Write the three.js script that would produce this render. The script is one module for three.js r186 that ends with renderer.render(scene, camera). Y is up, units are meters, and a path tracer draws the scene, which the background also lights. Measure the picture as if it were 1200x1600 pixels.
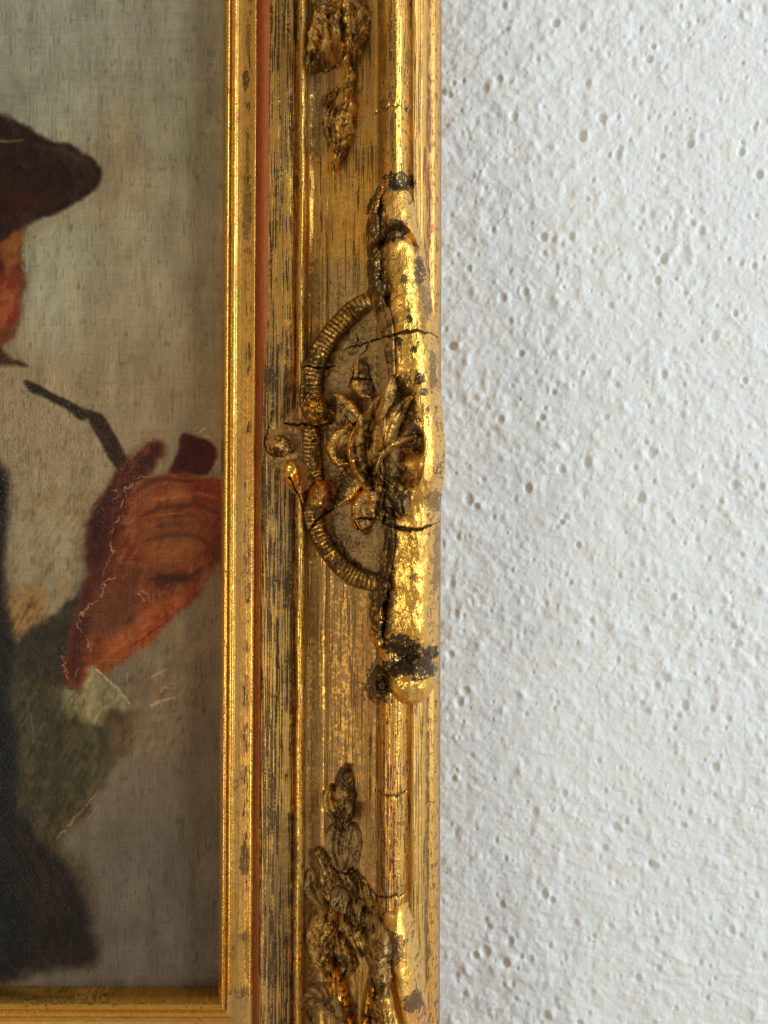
import * as THREE from 'three';

// ------------------------------------------------------------------ camera, light, exposure
// Lengths: the frame is laid out in units of 0.2 mm ("u" across, "v" down), z in mm from the wall.
const S = 0.0002, ZREF = 30, FOV = 58;
const D = 0.16 / Math.tan(FOV * Math.PI / 360), F = D / S;
const PITCH = 0.016, ROLL = 0.0028;
const scene = new THREE.Scene();
const camera = new THREE.PerspectiveCamera(FOV, 0.75, 0.02, 20);
const EYE = new THREE.Vector3(0, -D * Math.tan(PITCH), ZREF / 1000 + D);
const fwd = new THREE.Vector3(0, Math.sin(PITCH), -Math.cos(PITCH));
const up0 = new THREE.Vector3(0, Math.cos(PITCH), Math.sin(PITCH)), right0 = new THREE.Vector3(1, 0, 0);
const camR = right0.clone().multiplyScalar(Math.cos(ROLL)).addScaledVector(up0, Math.sin(ROLL));
const camU = up0.clone().multiplyScalar(Math.cos(ROLL)).addScaledVector(right0, -Math.sin(ROLL));
camera.position.copy(EYE);
camera.quaternion.setFromRotationMatrix(new THREE.Matrix4().makeBasis(camR, camU, fwd.clone().negate()));
camera.updateMatrixWorld();
scene.add(camera);

scene.background = new THREE.Color().setRGB(0.30, 0.265, 0.215);      // the unlit rest of the room
const renderer = new THREE.WebGLRenderer({ antialias: true });
renderer.toneMapping = THREE.LinearToneMapping;
renderer.toneMappingExposure = 1.08;
renderer.shadowMap.enabled = true;

// two windows: one in the side wall to the right (cool), one across the room to the left (warmer)
function makeWindow(label, [x, y, z], [tx, ty, tz], w, h, color, intensity, glow) {
  const g = new THREE.Group(); g.name = scene.getObjectByName('window') ? 'window_001' : 'window';
  g.userData = { kind: 'structure', label, category: 'window' };
  g.position.set(x, y, z); g.lookAt(tx, ty, tz); scene.add(g);
  const paint = new THREE.MeshStandardMaterial({ color: new THREE.Color().setRGB(.7, .7, .68), roughness: .5 });
  const pane = new THREE.MeshStandardMaterial({ color: 0x888888, roughness: .4, emissive: color.clone(), emissiveIntensity: glow });
  const add = (name, bw, bh, bd, px, py, m) => { const o = new THREE.Mesh(new THREE.BoxGeometry(bw, bh, bd), m); o.name = name; o.position.set(px, py, 0); o.castShadow = o.receiveShadow = true; g.add(o); };
  add('pane', w, h, .006, 0, 0, pane);
  add('jamb', .07, h + .14, .08, -w / 2 - .035, 0, paint); add('jamb', .07, h + .14, .08, w / 2 + .035, 0, paint);
  add('head', w, .07, .08, 0, h / 2 + .035, paint); add('sill', w, .07, .1, 0, -h / 2 - .035, paint);
  const l = new THREE.RectAreaLight(color, intensity, w, h);
  l.name = 'window_light'; l.position.set(0, 0, 0.02).applyQuaternion(g.quaternion).add(g.position); scene.add(l);
  l.lookAt(tx, ty, tz);
}
makeWindow('tall window in the side wall to the right', [.92, .26, .50], [0, .26, .36], .62, 1.0, new THREE.Color().setRGB(.86, 1, 1.12), 7.0, .8);
makeWindow('window across the room to the left', [-1.75, -.50, 1.45], [0, -.1, 0], .7, .8, new THREE.Color().setRGB(1, .97, .88), 8.0, .6);

// ------------------------------------------------------------------ mapping between photograph-like units and the frame's own plane
function project(u, v, z) {
  const x = (u - 600) * S - EYE.x, y = (800 - v) * S - EYE.y, w = z / 1000 - EYE.z;
  const d = fwd.x * x + fwd.y * y + fwd.z * w;
  return [600 + F * (camR.x * x + camR.y * y + camR.z * w) / d, 800 - F * (camU.x * x + camU.y * y + camU.z * w) / d];
}
function unproject(X, Y, z) { let u = X, v = Y; for (let i = 0; i < 8; i++) { const p = project(u, v, z); u += X - p[0]; v += Y - p[1]; } return [u, v]; }

// ------------------------------------------------------------------ noise
let seed = 7;
function rnd() { seed = (seed * 1664525 + 1013904223) >>> 0; return seed / 4294967296; }
const PERM = new Float32Array(65536); for (let i = 0; i < 65536; i++) PERM[i] = rnd();
function noise(x, y) {
  const ix = Math.floor(x), iy = Math.floor(y); let fx = x - ix, fy = y - iy;
  fx = fx * fx * (3 - 2 * fx); fy = fy * fy * (3 - 2 * fy);
  const a = ix & 255, b = (ix + 1) & 255, c = (iy & 255) << 8, e = ((iy + 1) & 255) << 8;
  const p = PERM[a + c], q = PERM[b + c], r = PERM[a + e], s = PERM[b + e];
  return p + (q - p) * fx + (r - p + (p - q - r + s) * fx) * fy;
}
function fbm(x, y, n = 3) { let s = 0, a = .5, t = 0; for (let i = 0; i < n; i++) { s += a * noise(x, y); t += a; a *= .5; x = x * 2.03 + 17.3; y = y * 2.03 + 9.1; } return s / t; }
const clamp = (x, a = 0, b = 1) => x < a ? a : x > b ? b : x;
const sst = (a, b, x) => { const t = clamp((x - a) / (b - a)); return t * t * (3 - 2 * t); };
const mix = (a, b, t) => a + (b - a) * t;

// ------------------------------------------------------------------ profile of the moulding: [X at mid height, z in mm]
const PROFILE_PX = [
  [345, 14.0], [346.5, 15.6], [349, 17.2], [352, 18.0], [354, 17.9], [356, 17.4], [357, 17.1], [358, 17.1], [359.5, 17.8], [362, 18.2], [365, 18.0], [368, 17.4], [376, 17.0], [386, 17.3],
  [391, 18.0], [394, 18.5], [396.5, 18.4], [398, 17.4], [399, 16.6], [401, 16.4], [405, 16.6], [407.5, 17.0], [408.5, 18.0], [411, 19.0], [418, 19.8], [432, 20.5], [446, 20.6], [456, 20.1], [459.5, 19.4], [460.7, 18.9],
  [462, 19.6], [464, 21.3], [467, 22.2], [470, 22.3], [474, 21.6], [477, 20.2], [481, 18.9], [488, 18.2], [500, 17.9], [505, 18.3], [508, 18.7], [511, 18.4], [515, 18.3], [535, 19.6], [555, 22.0], [572, 25.0], [583, 27.6], [588, 28.4], [590.5, 28.3],
  [592.5, 29.6], [596, 32.2], [602, 34.4], [610, 35.8], [617, 36.1], [625, 35.4], [632, 33.6], [637, 31.4], [639.5, 30.2], [641, 30.3], [644, 30.9], [648, 30.8], [652, 30.0], [654, 29.2], [656, 29.3], [659, 28.8], [664, 27.0], [667, 25.0], [669, 22.6], [670.5, 21.6],
  [673, 21.4], [678, 20.8], [683, 19.0], [686, 16.0], [688, 11], [688.6, 5], [688.8, -1]];
const PU = PROFILE_PX.map(([X, z]) => unproject(X, 800, z)[0]), PZ = PROFILE_PX.map((p) => p[1]);
const U0 = PU[0], U1 = PU[PU.length - 1];
const uOf = (X) => { for (let i = 1; i < PU.length; i++) if (PROFILE_PX[i][0] >= X) return mix(PU[i - 1], PU[i], (X - PROFILE_PX[i - 1][0]) / (PROFILE_PX[i][0] - PROFILE_PX[i - 1][0])); return U1; };
const PT = new Float32Array(4096), PX = new Float32Array(4096);            // tables: u -> z, u -> X
for (let i = 0, k = 0; i < 4096; i++) {
  const u = U0 + (U1 - U0) * i / 4095; while (k < PU.length - 2 && PU[k + 1] < u) k++;
  const t = (u - PU[k]) / (PU[k + 1] - PU[k]); PT[i] = mix(PZ[k], PZ[k + 1], t); PX[i] = mix(PROFILE_PX[k][0], PROFILE_PX[k + 1][0], t);
}
const look = (T, u) => T[Math.round(clamp((u - U0) / (U1 - U0)) * 4095)];
const zProfile = (u) => u > U1 ? -1 : look(PT, u);
const xBand = (u) => u > U1 ? 700 : look(PX, u);
// hand-cut unevenness of the moulding: slow waver along the length
function zRail(u, v) {
  const w = (noise(v * .011 + 3, 1.7) - .5) * 2.2 + (noise(v * .04, 9.2) - .5) * .8;
  const X = xBand(u), amt = sst(400, 470, X) * (1 - sst(640, 668, X));
  return zProfile(u + w * amt) + amt * .5 * (fbm(u * .05, v * .012, 2) - .5);
}

// ------------------------------------------------------------------ shapes for the relief (X, Y in photograph-like units at the part's own height)
const dome = (X, Y, cx, cy, rx, ry, a = 0) => { const c = Math.cos(a), s = Math.sin(a), x = ((X - cx) * c + (Y - cy) * s) / rx, y = (-(X - cx) * s + (Y - cy) * c) / ry; return 1 - x * x - y * y; };
const cap = (q, p = .6) => q > 0 ? Math.pow(q, p) : Math.max(-3, q * 2);
function catmull(pts, n = 10) {
  const c = new THREE.CatmullRomCurve3(pts.map((p) => new THREE.Vector3(p[0], p[1], p[2])), false, 'centripetal');
  const m = pts.length * n, out = []; let len = 0, prev;
  for (let i = 0; i <= m; i++) { const p = c.getPoint(i / m); if (prev) len += Math.hypot(p.x - prev.x, p.y - prev.y); out.push([p.x, p.y, p.z, len]); prev = p; }
  out.len = len; return out;
}
function stroke(path, X, Y) {                // nearest point of a path: [distance / radius, length along, side, radius]
  let best = 1e9, r = [9, 0, 0, 1];
  for (let i = 1; i < path.length; i++) {
    const a = path[i - 1], b = path[i], dx = b[0] - a[0], dy = b[1] - a[1], L2 = dx * dx + dy * dy || 1e-6;
    const t = clamp(((X - a[0]) * dx + (Y - a[1]) * dy) / L2), ex = X - a[0] - dx * t, ey = Y - a[1] - dy * t, R = mix(a[2], b[2], t), d = Math.hypot(ex, ey) / R;
    if (d < best) { best = d; r = [d, mix(a[3], b[3], t), (dx * ey - dy * ex) > 0 ? d : -d, R]; }
  }
  return r;
}
const tube = (d, p = .55) => d < 1 ? Math.pow(1 - d * d, p) : Math.max(-3, (1 - d) * 3);
function table(rows) {                        // smooth interpolation of rows by their first entry
  return (y) => {
    if (y <= rows[0][0]) return rows[0]; if (y >= rows[rows.length - 1][0]) return rows[rows.length - 1];
    let i = 1; while (rows[i][0] < y) i++;
    const t = (y - rows[i - 1][0]) / (rows[i][0] - rows[i - 1][0]), s = t * t * (3 - 2 * t) * .5 + t * .5;
    return rows[i - 1].map((a, k) => mix(a, rows[i][k], s));
  };
}
// cracks in the gesso, cut into whatever they cross: paths in photograph-like units with half width
const CRACKS = [
  [[540, 545, .5], [553, 540, .9], [566, 539, 1], [579, 533, 1.3], [593, 529, 1.5], [612, 524, 1.7], [630, 519, 2.3], [648, 517, 2.1], [663, 519, 1.3], [676, 521, .9], [685, 527, .5]],
  [[553, 540, .5], [561, 533, .6], [557, 522, .5]], [[579, 533, .7], [571, 546, .6], [562, 556, .4]],
  [[596, 816, 1], [612, 822, 2.2], [632, 827, 2.8], [655, 826, 2.0], [672, 821, 1.1], [690, 815, .6]],
  [[553, 812, 1.2], [570, 809, 1.5], [588, 811, 1.2]], [[553, 812, 1.0], [556, 822, 1.0], [566, 829, .7]],
  [[441, 660, .9], [458, 663, 1.4], [480, 663, 1.2], [500, 665, .9], [520, 660, .6]],
  [[477, 572, .9], [492, 574, 1.1], [507, 575, .9], [524, 572, .5]],
  [[549, 592, 1.1], [562, 591, 1.5], [580, 592, 1.0]], [[552, 575, .6], [550, 590, 1.2], [547, 603, .6]],
  [[587, 178, .5], [600, 168, .9], [615, 165, 1.0], [628, 166, .8], [637, 172, .4]],
  [[588, 1234, .5], [598, 1241, .9], [612, 1244, 1.1], [627, 1242, .9], [638, 1234, .5]],
  [[590, 1401, .6], [606, 1403, 1.0], [622, 1400, .8], [637, 1393, .5]],
  [[501, 112, .5], [513, 109, .8], [528, 102, .8], [545, 99, .5]],
  [[515, 1352, .4], [528, 1362, .7], [545, 1364, .8], [560, 1360, .5]], [[516, 1288, .5], [526, 1294, .8], [532, 1300, .5]],
  [[554, 1070, .4], [555, 1064, .7], [566, 1069, .5], [585, 1069, .5]],
  [[484, 830, 1.2], [494, 815, 1.8], [508, 802, 1.6], [522, 795, .8]], [[452, 745, .6], [462, 765, 1.2], [470, 782, 1.0], [474, 800, .5]],
  [[562, 1585, .5], [580, 1590, 1.1], [598, 1600, .9]], [[478, 1580, .6], [490, 1600, .9]],
  [[417, 706, .6], [414, 690, 1.2], [419, 672, .6], [426, 640, .4]],
].map((p) => { const c = catmull(p, 5); c.box = p.reduce((b, q) => [Math.min(b[0], q[0] - 6), Math.min(b[1], q[1] - 6), Math.max(b[2], q[0] + 6), Math.max(b[3], q[1] + 6)], [1e9, 1e9, -1e9, -1e9]); return c; });
function crack(X, Y) {
  let m = 0;
  for (const c of CRACKS) if (X > c.box[0] && X < c.box[2] && Y > c.box[1] && Y < c.box[3]) {
    const jx = (noise(X * .22, Y * .22) - .5) * 4, jy = (noise(X * .22 + 50, Y * .22) - .5) * 4, s = stroke(c, X + jx, Y + jy);
    m = Math.max(m, 1 - sst(.6, 1.35, s[0]));
  }
  return m;
}

// the cushion on which the oval ornament sits
const zField = (X, Y) => Math.max(0, 4.0 * cap(dome(X, Y, 548, 697, 88, 236), .8)) * 1;
const BOSS = table([[268, 604, 640, 620, 34], [280, 600, 642, 620, 35.4], [295, 584, 650, 617, 38], [330, 577, 660, 615, 39.6], [362, 576, 665, 620, 38.6], [385, 577, 668, 624, 39.8], [450, 579, 677, 632, 40.3], [500, 592, 685, 640, 40.8], [550, 604, 688, 645, 41.2], [600, 600, 691.5, 648, 42],
  [650, 588, 697, 655, 42.6], [700, 580, 700, 660, 42.8], [740, 582, 698, 658, 42.4], [770, 588, 694, 654, 41.8], [820, 596, 690, 650, 41.5], [880, 598, 690, 646, 41.2], [940, 588, 689, 643, 40.6], [980, 582, 688, 640, 40.6], [1004, 584, 685, 640, 39.4], [1022, 592, 676, 640, 36.8], [1036, 602, 660, 636, 33], [1042, 606, 650, 632, 30]]);
function zBoss(X, Y) {
  const [, L, R, P, zp] = BOSS(Y);
  if (Y < 268 || Y > 1042 || X < L - 2 || X > R + 1.2) return -9;
  const zl = zProfile(uOf(L)) - 1;
  let z;
  if (X < P) { const t = clamp((P - X) / (P - L)); z = zl + (zp - zl) * Math.pow(Math.max(0, 1 - t * t), .5); }
  else { const t = clamp((X - P) / (R - P)); z = 25 + (zp - 25) * Math.pow(Math.max(0, 1 - Math.pow(t, 2.1)), .7); }
  // gap between the top knob and the body, channel along the left lip, hollow of the shell
  z -= 4.2 * Math.exp(-Math.pow((Y - 362 - (X - 622) * (X - 622) * .018) / 8, 2)) * sst(662, 646, X) + 1.5 * Math.exp(-Math.pow((X - 601 - (Y - 340) * .02) / 5, 2)) * sst(322, 345, Y) * sst(500, 462, Y);
  z -= 1.8 * Math.exp(-Math.pow((X - 606 + (Y - 900) * .1) / 5, 2)) * sst(830, 860, Y) * sst(1000, 970, Y);
  const h = dome(X, Y, 622, 690, 40, 98, -.08); if (h > 0) z -= 5.2 * Math.pow(h, .8) + 1.1 * Math.sin(Math.atan2(Y - 735, X - 565) * 11) * sst(0, .3, h);
  z -= 2.2 * Math.exp(-Math.pow((Y - 790 + (X - 650) * .2) / 16, 2)) + 1.6 * Math.exp(-Math.pow((Y - 600 + (X - 650) * .5) / 14, 2)) * sst(668, 640, X);
  z += 1.25 * (fbm(X * .035, Y * .02 + 5, 3) - .5) * 2 + .35 * (fbm(X * .16, Y * .1, 2) - .5);
  return z;
}
const BOSS2 = table([[1415, 604, 640, 620, 34], [1432, 598, 645, 618, 37], [1460, 578, 653, 616, 40], [1500, 570, 660, 618, 41], [1550, 574, 667, 624, 41.4], [1620, 578, 672, 628, 41.6], [1700, 582, 680, 630, 41.6], [1800, 590, 684, 634, 41], [1860, 596, 684, 634, 36]]);
function zBoss2(X, Y) {
  const [, L, R, P, zp] = BOSS2(Y);
  if (Y < 1415 || Y > 1858 || X < L - 2 || X > R + 1) return -9;
  const zl = zProfile(uOf(L)) - 1; let z;
  if (X < P) { const t = clamp((P - X) / (P - L)); z = zl + (zp - zl) * Math.pow(Math.max(0, 1 - t * t), .5); }
  else { const t = clamp((X - P) / (R - P)); z = 25 + (zp - 25) * Math.pow(Math.max(0, 1 - Math.pow(t, 2.1)), .7); }
  z -= 2.6 * Math.exp(-Math.pow((X - 606 - (Y - 1500) * .22) / 6, 2)) * sst(1470, 1500, Y) + 2.4 * Math.exp(-Math.pow((X - 588 - (Y - 1545) * .6) / 5, 2)) * sst(1505, 1520, Y) * sst(1575, 1555, Y);
  z += 1.5 * (fbm(X * .04, Y * .025 + 25, 3) - .5);
  return z;
}

// ------------------------------------------------------------------ the relief, part by part
// each: name, zc (height at which X, Y are read), box [X0, Y0, X1, Y1], f(X, Y, floor) -> z in mm, style
const PARTS = [];
const part = (name, zc, box, f, style, opt = {}) => PARTS.push({ name, zc, box, f, style, ...opt });
part('oval_ground', 22, [455, 455, 640, 935], (X, Y, fl) => { const q = dome(X, Y, 554, 695, 80, 222); return q > 0 ? fl + 3.6 * Math.pow(q, .8) + 1.5 * (fbm(X * .12, Y * .12, 3) - .5) * sst(0, .2, q) : fl - 2; }, 'ground');
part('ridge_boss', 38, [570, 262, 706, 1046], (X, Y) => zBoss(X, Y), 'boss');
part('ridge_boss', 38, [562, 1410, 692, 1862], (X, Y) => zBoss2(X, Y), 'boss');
part('ridge_knob', 36, [588, 1012, 690, 1116], (X, Y) => { const q = dome(X, Y, 638, 1064, 45, 46, -.45); return 26 + 14.5 * cap(q, .5) + (fbm(X * .06, Y * .06, 3) - .5) * 2; }, 'knob');
part('rosette', 34, [572, 1034, 622, 1106], (X, Y) => { const q = dome(X, Y, 598, 1068, 19, 30, .1); const r = Math.hypot((X - 597) / 17, (Y - 1069) / 25); return 27 + 9.5 * cap(q, .5) + (q > 0 ? 1.1 * Math.sin(r * 11) + (fbm(X * .2, Y * .2, 2) - .5) * 1.6 : 0); }, 'dark');
// the two ribbed scrolls
const rib = (s, per, d) => 1.0 * (.12 + sst(.3, .7, noise(s * .055, per * 3))) * .6 * Math.pow(Math.abs(Math.sin(Math.PI * s / per)), .7) * (1 - d * d) + 1.1 * (noise(s * .07, per + 5) - .5);
const SC1 = catmull([[598, 466, 12], [575, 471, 16], [548, 484, 18], [521, 510, 18.5], [499, 543, 18], [487, 577, 17], [484, 607, 18], [486, 627, 20], [492, 638, 22]]);
part('ribbed_scroll', 27, [462, 446, 616, 662], (X, Y, fl) => { const s = stroke(SC1, X, Y); return s[0] < 1.05 ? fl + 5.2 * tube(s[0], .36) + rib(s[1], 7, s[0]) + (fbm(X * .1, Y * .1, 2) - .5) * 1.2 : fl - 2; }, 'scroll', { path: SC1, per: 7 });
const SC2 = catmull([[500, 762, 14], [496, 778, 19], [490, 797, 17], [490, 815, 16], [498, 840, 15], [514, 866, 15.5], [535, 889, 16], [557, 903, 16], [580, 909, 15], [600, 912, 10]]);
part('ribbed_scroll', 27, [466, 744, 616, 932], (X, Y, fl) => { const s = stroke(SC2, X, Y); return s[0] < 1.05 ? fl + 5 * tube(s[0], .36) + rib(s[1] + 3, 7, s[0]) + (fbm(X * .1, Y * .1, 2) - .5) * 1.2 : fl - 2; }, 'scroll', { path: SC2, per: 7, shift: 3 });
const SC3 = catmull([[486, 655, 9], [485, 680, 14], [486, 705, 15], [489, 730, 14], [496, 748, 8]]);
part('ribbed_band', 26, [464, 640, 512, 764], (X, Y, fl) => { const s = stroke(SC3, X, Y); return s[0] < 1.05 ? fl + 3.6 * tube(s[0], .36) + rib(s[1], 6.5, s[0]) * .8 + (fbm(X * .1, Y * .1, 2) - .5) : fl - 2; }, 'scroll', { path: SC3, per: 6.5 });
const SC4 = catmull([[592, 478, 10], [600, 500, 11], [606, 530, 10], [609, 560, 8], [612, 590, 6]]);
part('oval_rim', 31, [580, 466, 626, 600], (X, Y, fl) => { const s = stroke(SC4, X, Y); return s[0] < 1.05 ? fl + 2.6 * tube(s[0], .5) - .9 * Math.exp(-Math.pow(s[2] / .22, 2)) + (fbm(X * .1, Y * .1, 2) - .5) : fl - 2; }, 'rustdark');
const SC5 = catmull([[607, 800, 7], [609, 830, 8], [607, 860, 9], [602, 890, 9], [596, 920, 8]]);
part('oval_rim', 31, [584, 790, 622, 932], (X, Y, fl) => { const s = stroke(SC5, X, Y); return s[0] < 1.05 ? fl + 2.2 * tube(s[0], .5) - .9 * Math.exp(-Math.pow(s[2] / .25, 2)) + (fbm(X * .1, Y * .1, 2) - .5) : fl - 2; }, 'dark');
// web, bead and lobe on the left
part('side_web', 22, [418, 628, 500, 788], (X, Y, fl) => { const q = Math.max(dome(X, Y, 466, 704, 34, 70), dome(X, Y, 450, 700, 38, 40, .3)); return q > 0 ? Math.max(fl - 1, 19.2 + 4.4 * Math.pow(q, .5) + 1.6 * (fbm(X * .09, Y * .09, 3) - .5)) : fl - 2; }, 'web');
part('oval_bead', 24, [404, 668, 466, 728], (X, Y, fl) => { const q = dome(X, Y, 434, 697, 25, 17.5, .08); return q > 0 ? fl + 4.6 * Math.pow(q, .5) + 1.3 * (fbm(X * .16, Y * .16, 2) - .5) : fl - 2; }, 'bead');
part('leaf_lobe', 24, [432, 712, 482, 776], (X, Y, fl) => { const q = dome(X, Y, 456, 741, 14, 24, -.12); return q > 0 ? fl + 3.4 * Math.pow(q, .5) + 1 * (fbm(X * .14, Y * .1, 2) - .5) : fl - 2; }, 'gold');
// leaves of the central flower: [path, height, style]
function leaf(name, pts, h, style, zc = 28, o = {}) {
  pts = pts.map((p) => [p[0], p[1], p[2] * 1.2]); h *= 1.15;
  const path = catmull(pts), R = Math.max(...pts.map((p) => p[2])), box = pts.reduce((b, q) => [Math.min(b[0], q[0] - R - 6), Math.min(b[1], q[1] - R - 6), Math.max(b[2], q[0] + R + 6), Math.max(b[3], q[1] + R + 6)], [1e9, 1e9, -1e9, -1e9]);
  const vein = o.vein ?? .8, tilt = o.tilt ?? .35, flat = o.flat ?? .5, side = o.side ?? 0, sp = o.sp ?? 9, rough = o.rough ?? 1;
  part(name, zc, box, (X, Y, fl) => {
    const wx = X + (noise(X * .09, Y * .09 + pts[0][0]) - .5) * 7 * rough, wy = Y + (noise(X * .09 + 40, Y * .09 + pts[0][1]) - .5) * 7 * rough, s = stroke(path, wx, wy);
    if (s[0] > 1.05) return fl - 2;
    return fl + h * tube(s[0], flat) * (1 + tilt * s[2]) - vein * Math.exp(-Math.pow(s[2] / .17, 2)) * sst(1, .3, s[0]) + side * Math.sin((s[1] + Math.abs(s[2]) * s[3] * .9) * 2 * Math.PI / sp) * sst(0, .35, s[0]) * sst(1, .8, s[0]) + rough * ((fbm(X * .1 + 7, Y * .1, 3) - .5) * 2.2 + (fbm(X * .26, Y * .26 + 9, 2) - .5) * 1.1);
  }, style, { path, warp: rough, seedX: pts[0][0], seedY: pts[0][1], tilt });
}
const FL = (t) => ({ flat: .34, tilt: t, vein: .4, rough: .5 });
leaf('leaf', [[562, 566, 6], [562, 580, 12], [562, 594, 14], [568, 608, 13], [576, 618, 7]], 3.4, 'leafedge', 28, FL(.5));
leaf('leaf', [[524, 622, 8], [533, 634, 15], [542, 648, 17], [552, 660, 13], [560, 670, 5]], 5.6, 'leafedge', 28, FL(-.6));
leaf('leaf', [[548, 674, 8], [534, 684, 15], [528, 698, 17], [532, 712, 15], [542, 720, 7]], 4.8, 'leafedge', 28, FL(.6));
leaf('leaf', [[564, 736, 9], [552, 746, 17], [543, 758, 18], [534, 772, 14], [528, 784, 6]], 4.6, 'leafedge', 28, FL(-.5));
leaf('leaf', [[586, 768, 7], [575, 782, 15], [567, 798, 17], [565, 816, 13], [567, 830, 5]], 4.4, 'leafedge', 28, FL(.5));
leaf('leaf', [[594, 770, 5], [587, 784, 10], [589, 800, 10], [596, 812, 4]], 5.2, 'leafedge', 28, FL(.3));
leaf('petal', [[600, 636, 6], [586, 660, 14], [578, 690, 18], [580, 720, 16], [588, 748, 10], [592, 766, 4]], 5.0, 'bronze', 31, { vein: 1.6, rough: .35, flat: .45, tilt: -.3 });
leaf('petal', [[590, 630, 3], [576, 650, 7], [564, 674, 10], [556, 700, 12], [560, 728, 11], [570, 752, 8], [580, 774, 3]], 7.4, 'leafedge', 31, { vein: 0, rough: .35, flat: .4, tilt: .55 });
leaf('petal', [[584, 740, 3], [590, 718, 6], [602, 703, 6.5], [620, 693, 6], [646, 685, 3]], 5.6, 'leafedge', 36, { vein: 0, rough: .3, tilt: .5 });
leaf('petal', [[612, 600, 5], [608, 618, 10], [600, 638, 11], [592, 656, 6]], 4.4, 'bronze', 34, { vein: .8, rough: .4, flat: .4, tilt: .4 });
leaf('petal', [[640, 626, 4], [622, 646, 10], [610, 668, 11], [602, 690, 5]], 3.4, 'bronze', 36, { vein: .9, rough: .4, flat: .45, tilt: .4 });
leaf('petal', [[598, 746, 6], [612, 760, 13], [624, 780, 13], [630, 802, 6]], 3.4, 'dark', 36, { vein: 1.0, rough: .5 });
leaf('ridge_lip', [[592, 300, 6], [584, 322, 9], [582, 360, 9], [584, 410, 9], [586, 450, 8], [592, 480, 5]], 4.5, 'lip', 36, { vein: 0, rough: .9, flat: .4 });
leaf('ridge_lip', [[598, 924, 6], [592, 950, 9], [588, 980, 10], [590, 1008, 6]], 4.2, 'lip', 34, { vein: .6, rough: 1, flat: .4 });
leaf('scroll_knob', [[592, 1452, 14], [590, 1478, 18], [592, 1500, 18], [598, 1522, 10]], 5, 'rustdark', 34, { vein: .3, rough: .8, flat: .5 });
leaf('leaf_stem', [[600, 1520, 6], [604, 1550, 9], [606, 1590, 9], [608, 1650, 8]], 3.4, 'leafgold', 34, { vein: .6, rough: .6 });
leaf('scroll_eye', [[490, 628, 16], [496, 642, 18], [503, 640, 14]], 3.0, 'ribgold', 30, { vein: 0, side: .6, sp: 8 });
leaf('scroll_eye', [[500, 772, 19], [506, 768, 17]], 4.4, 'goldred', 30, { vein: 0, rough: .5 });
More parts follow.
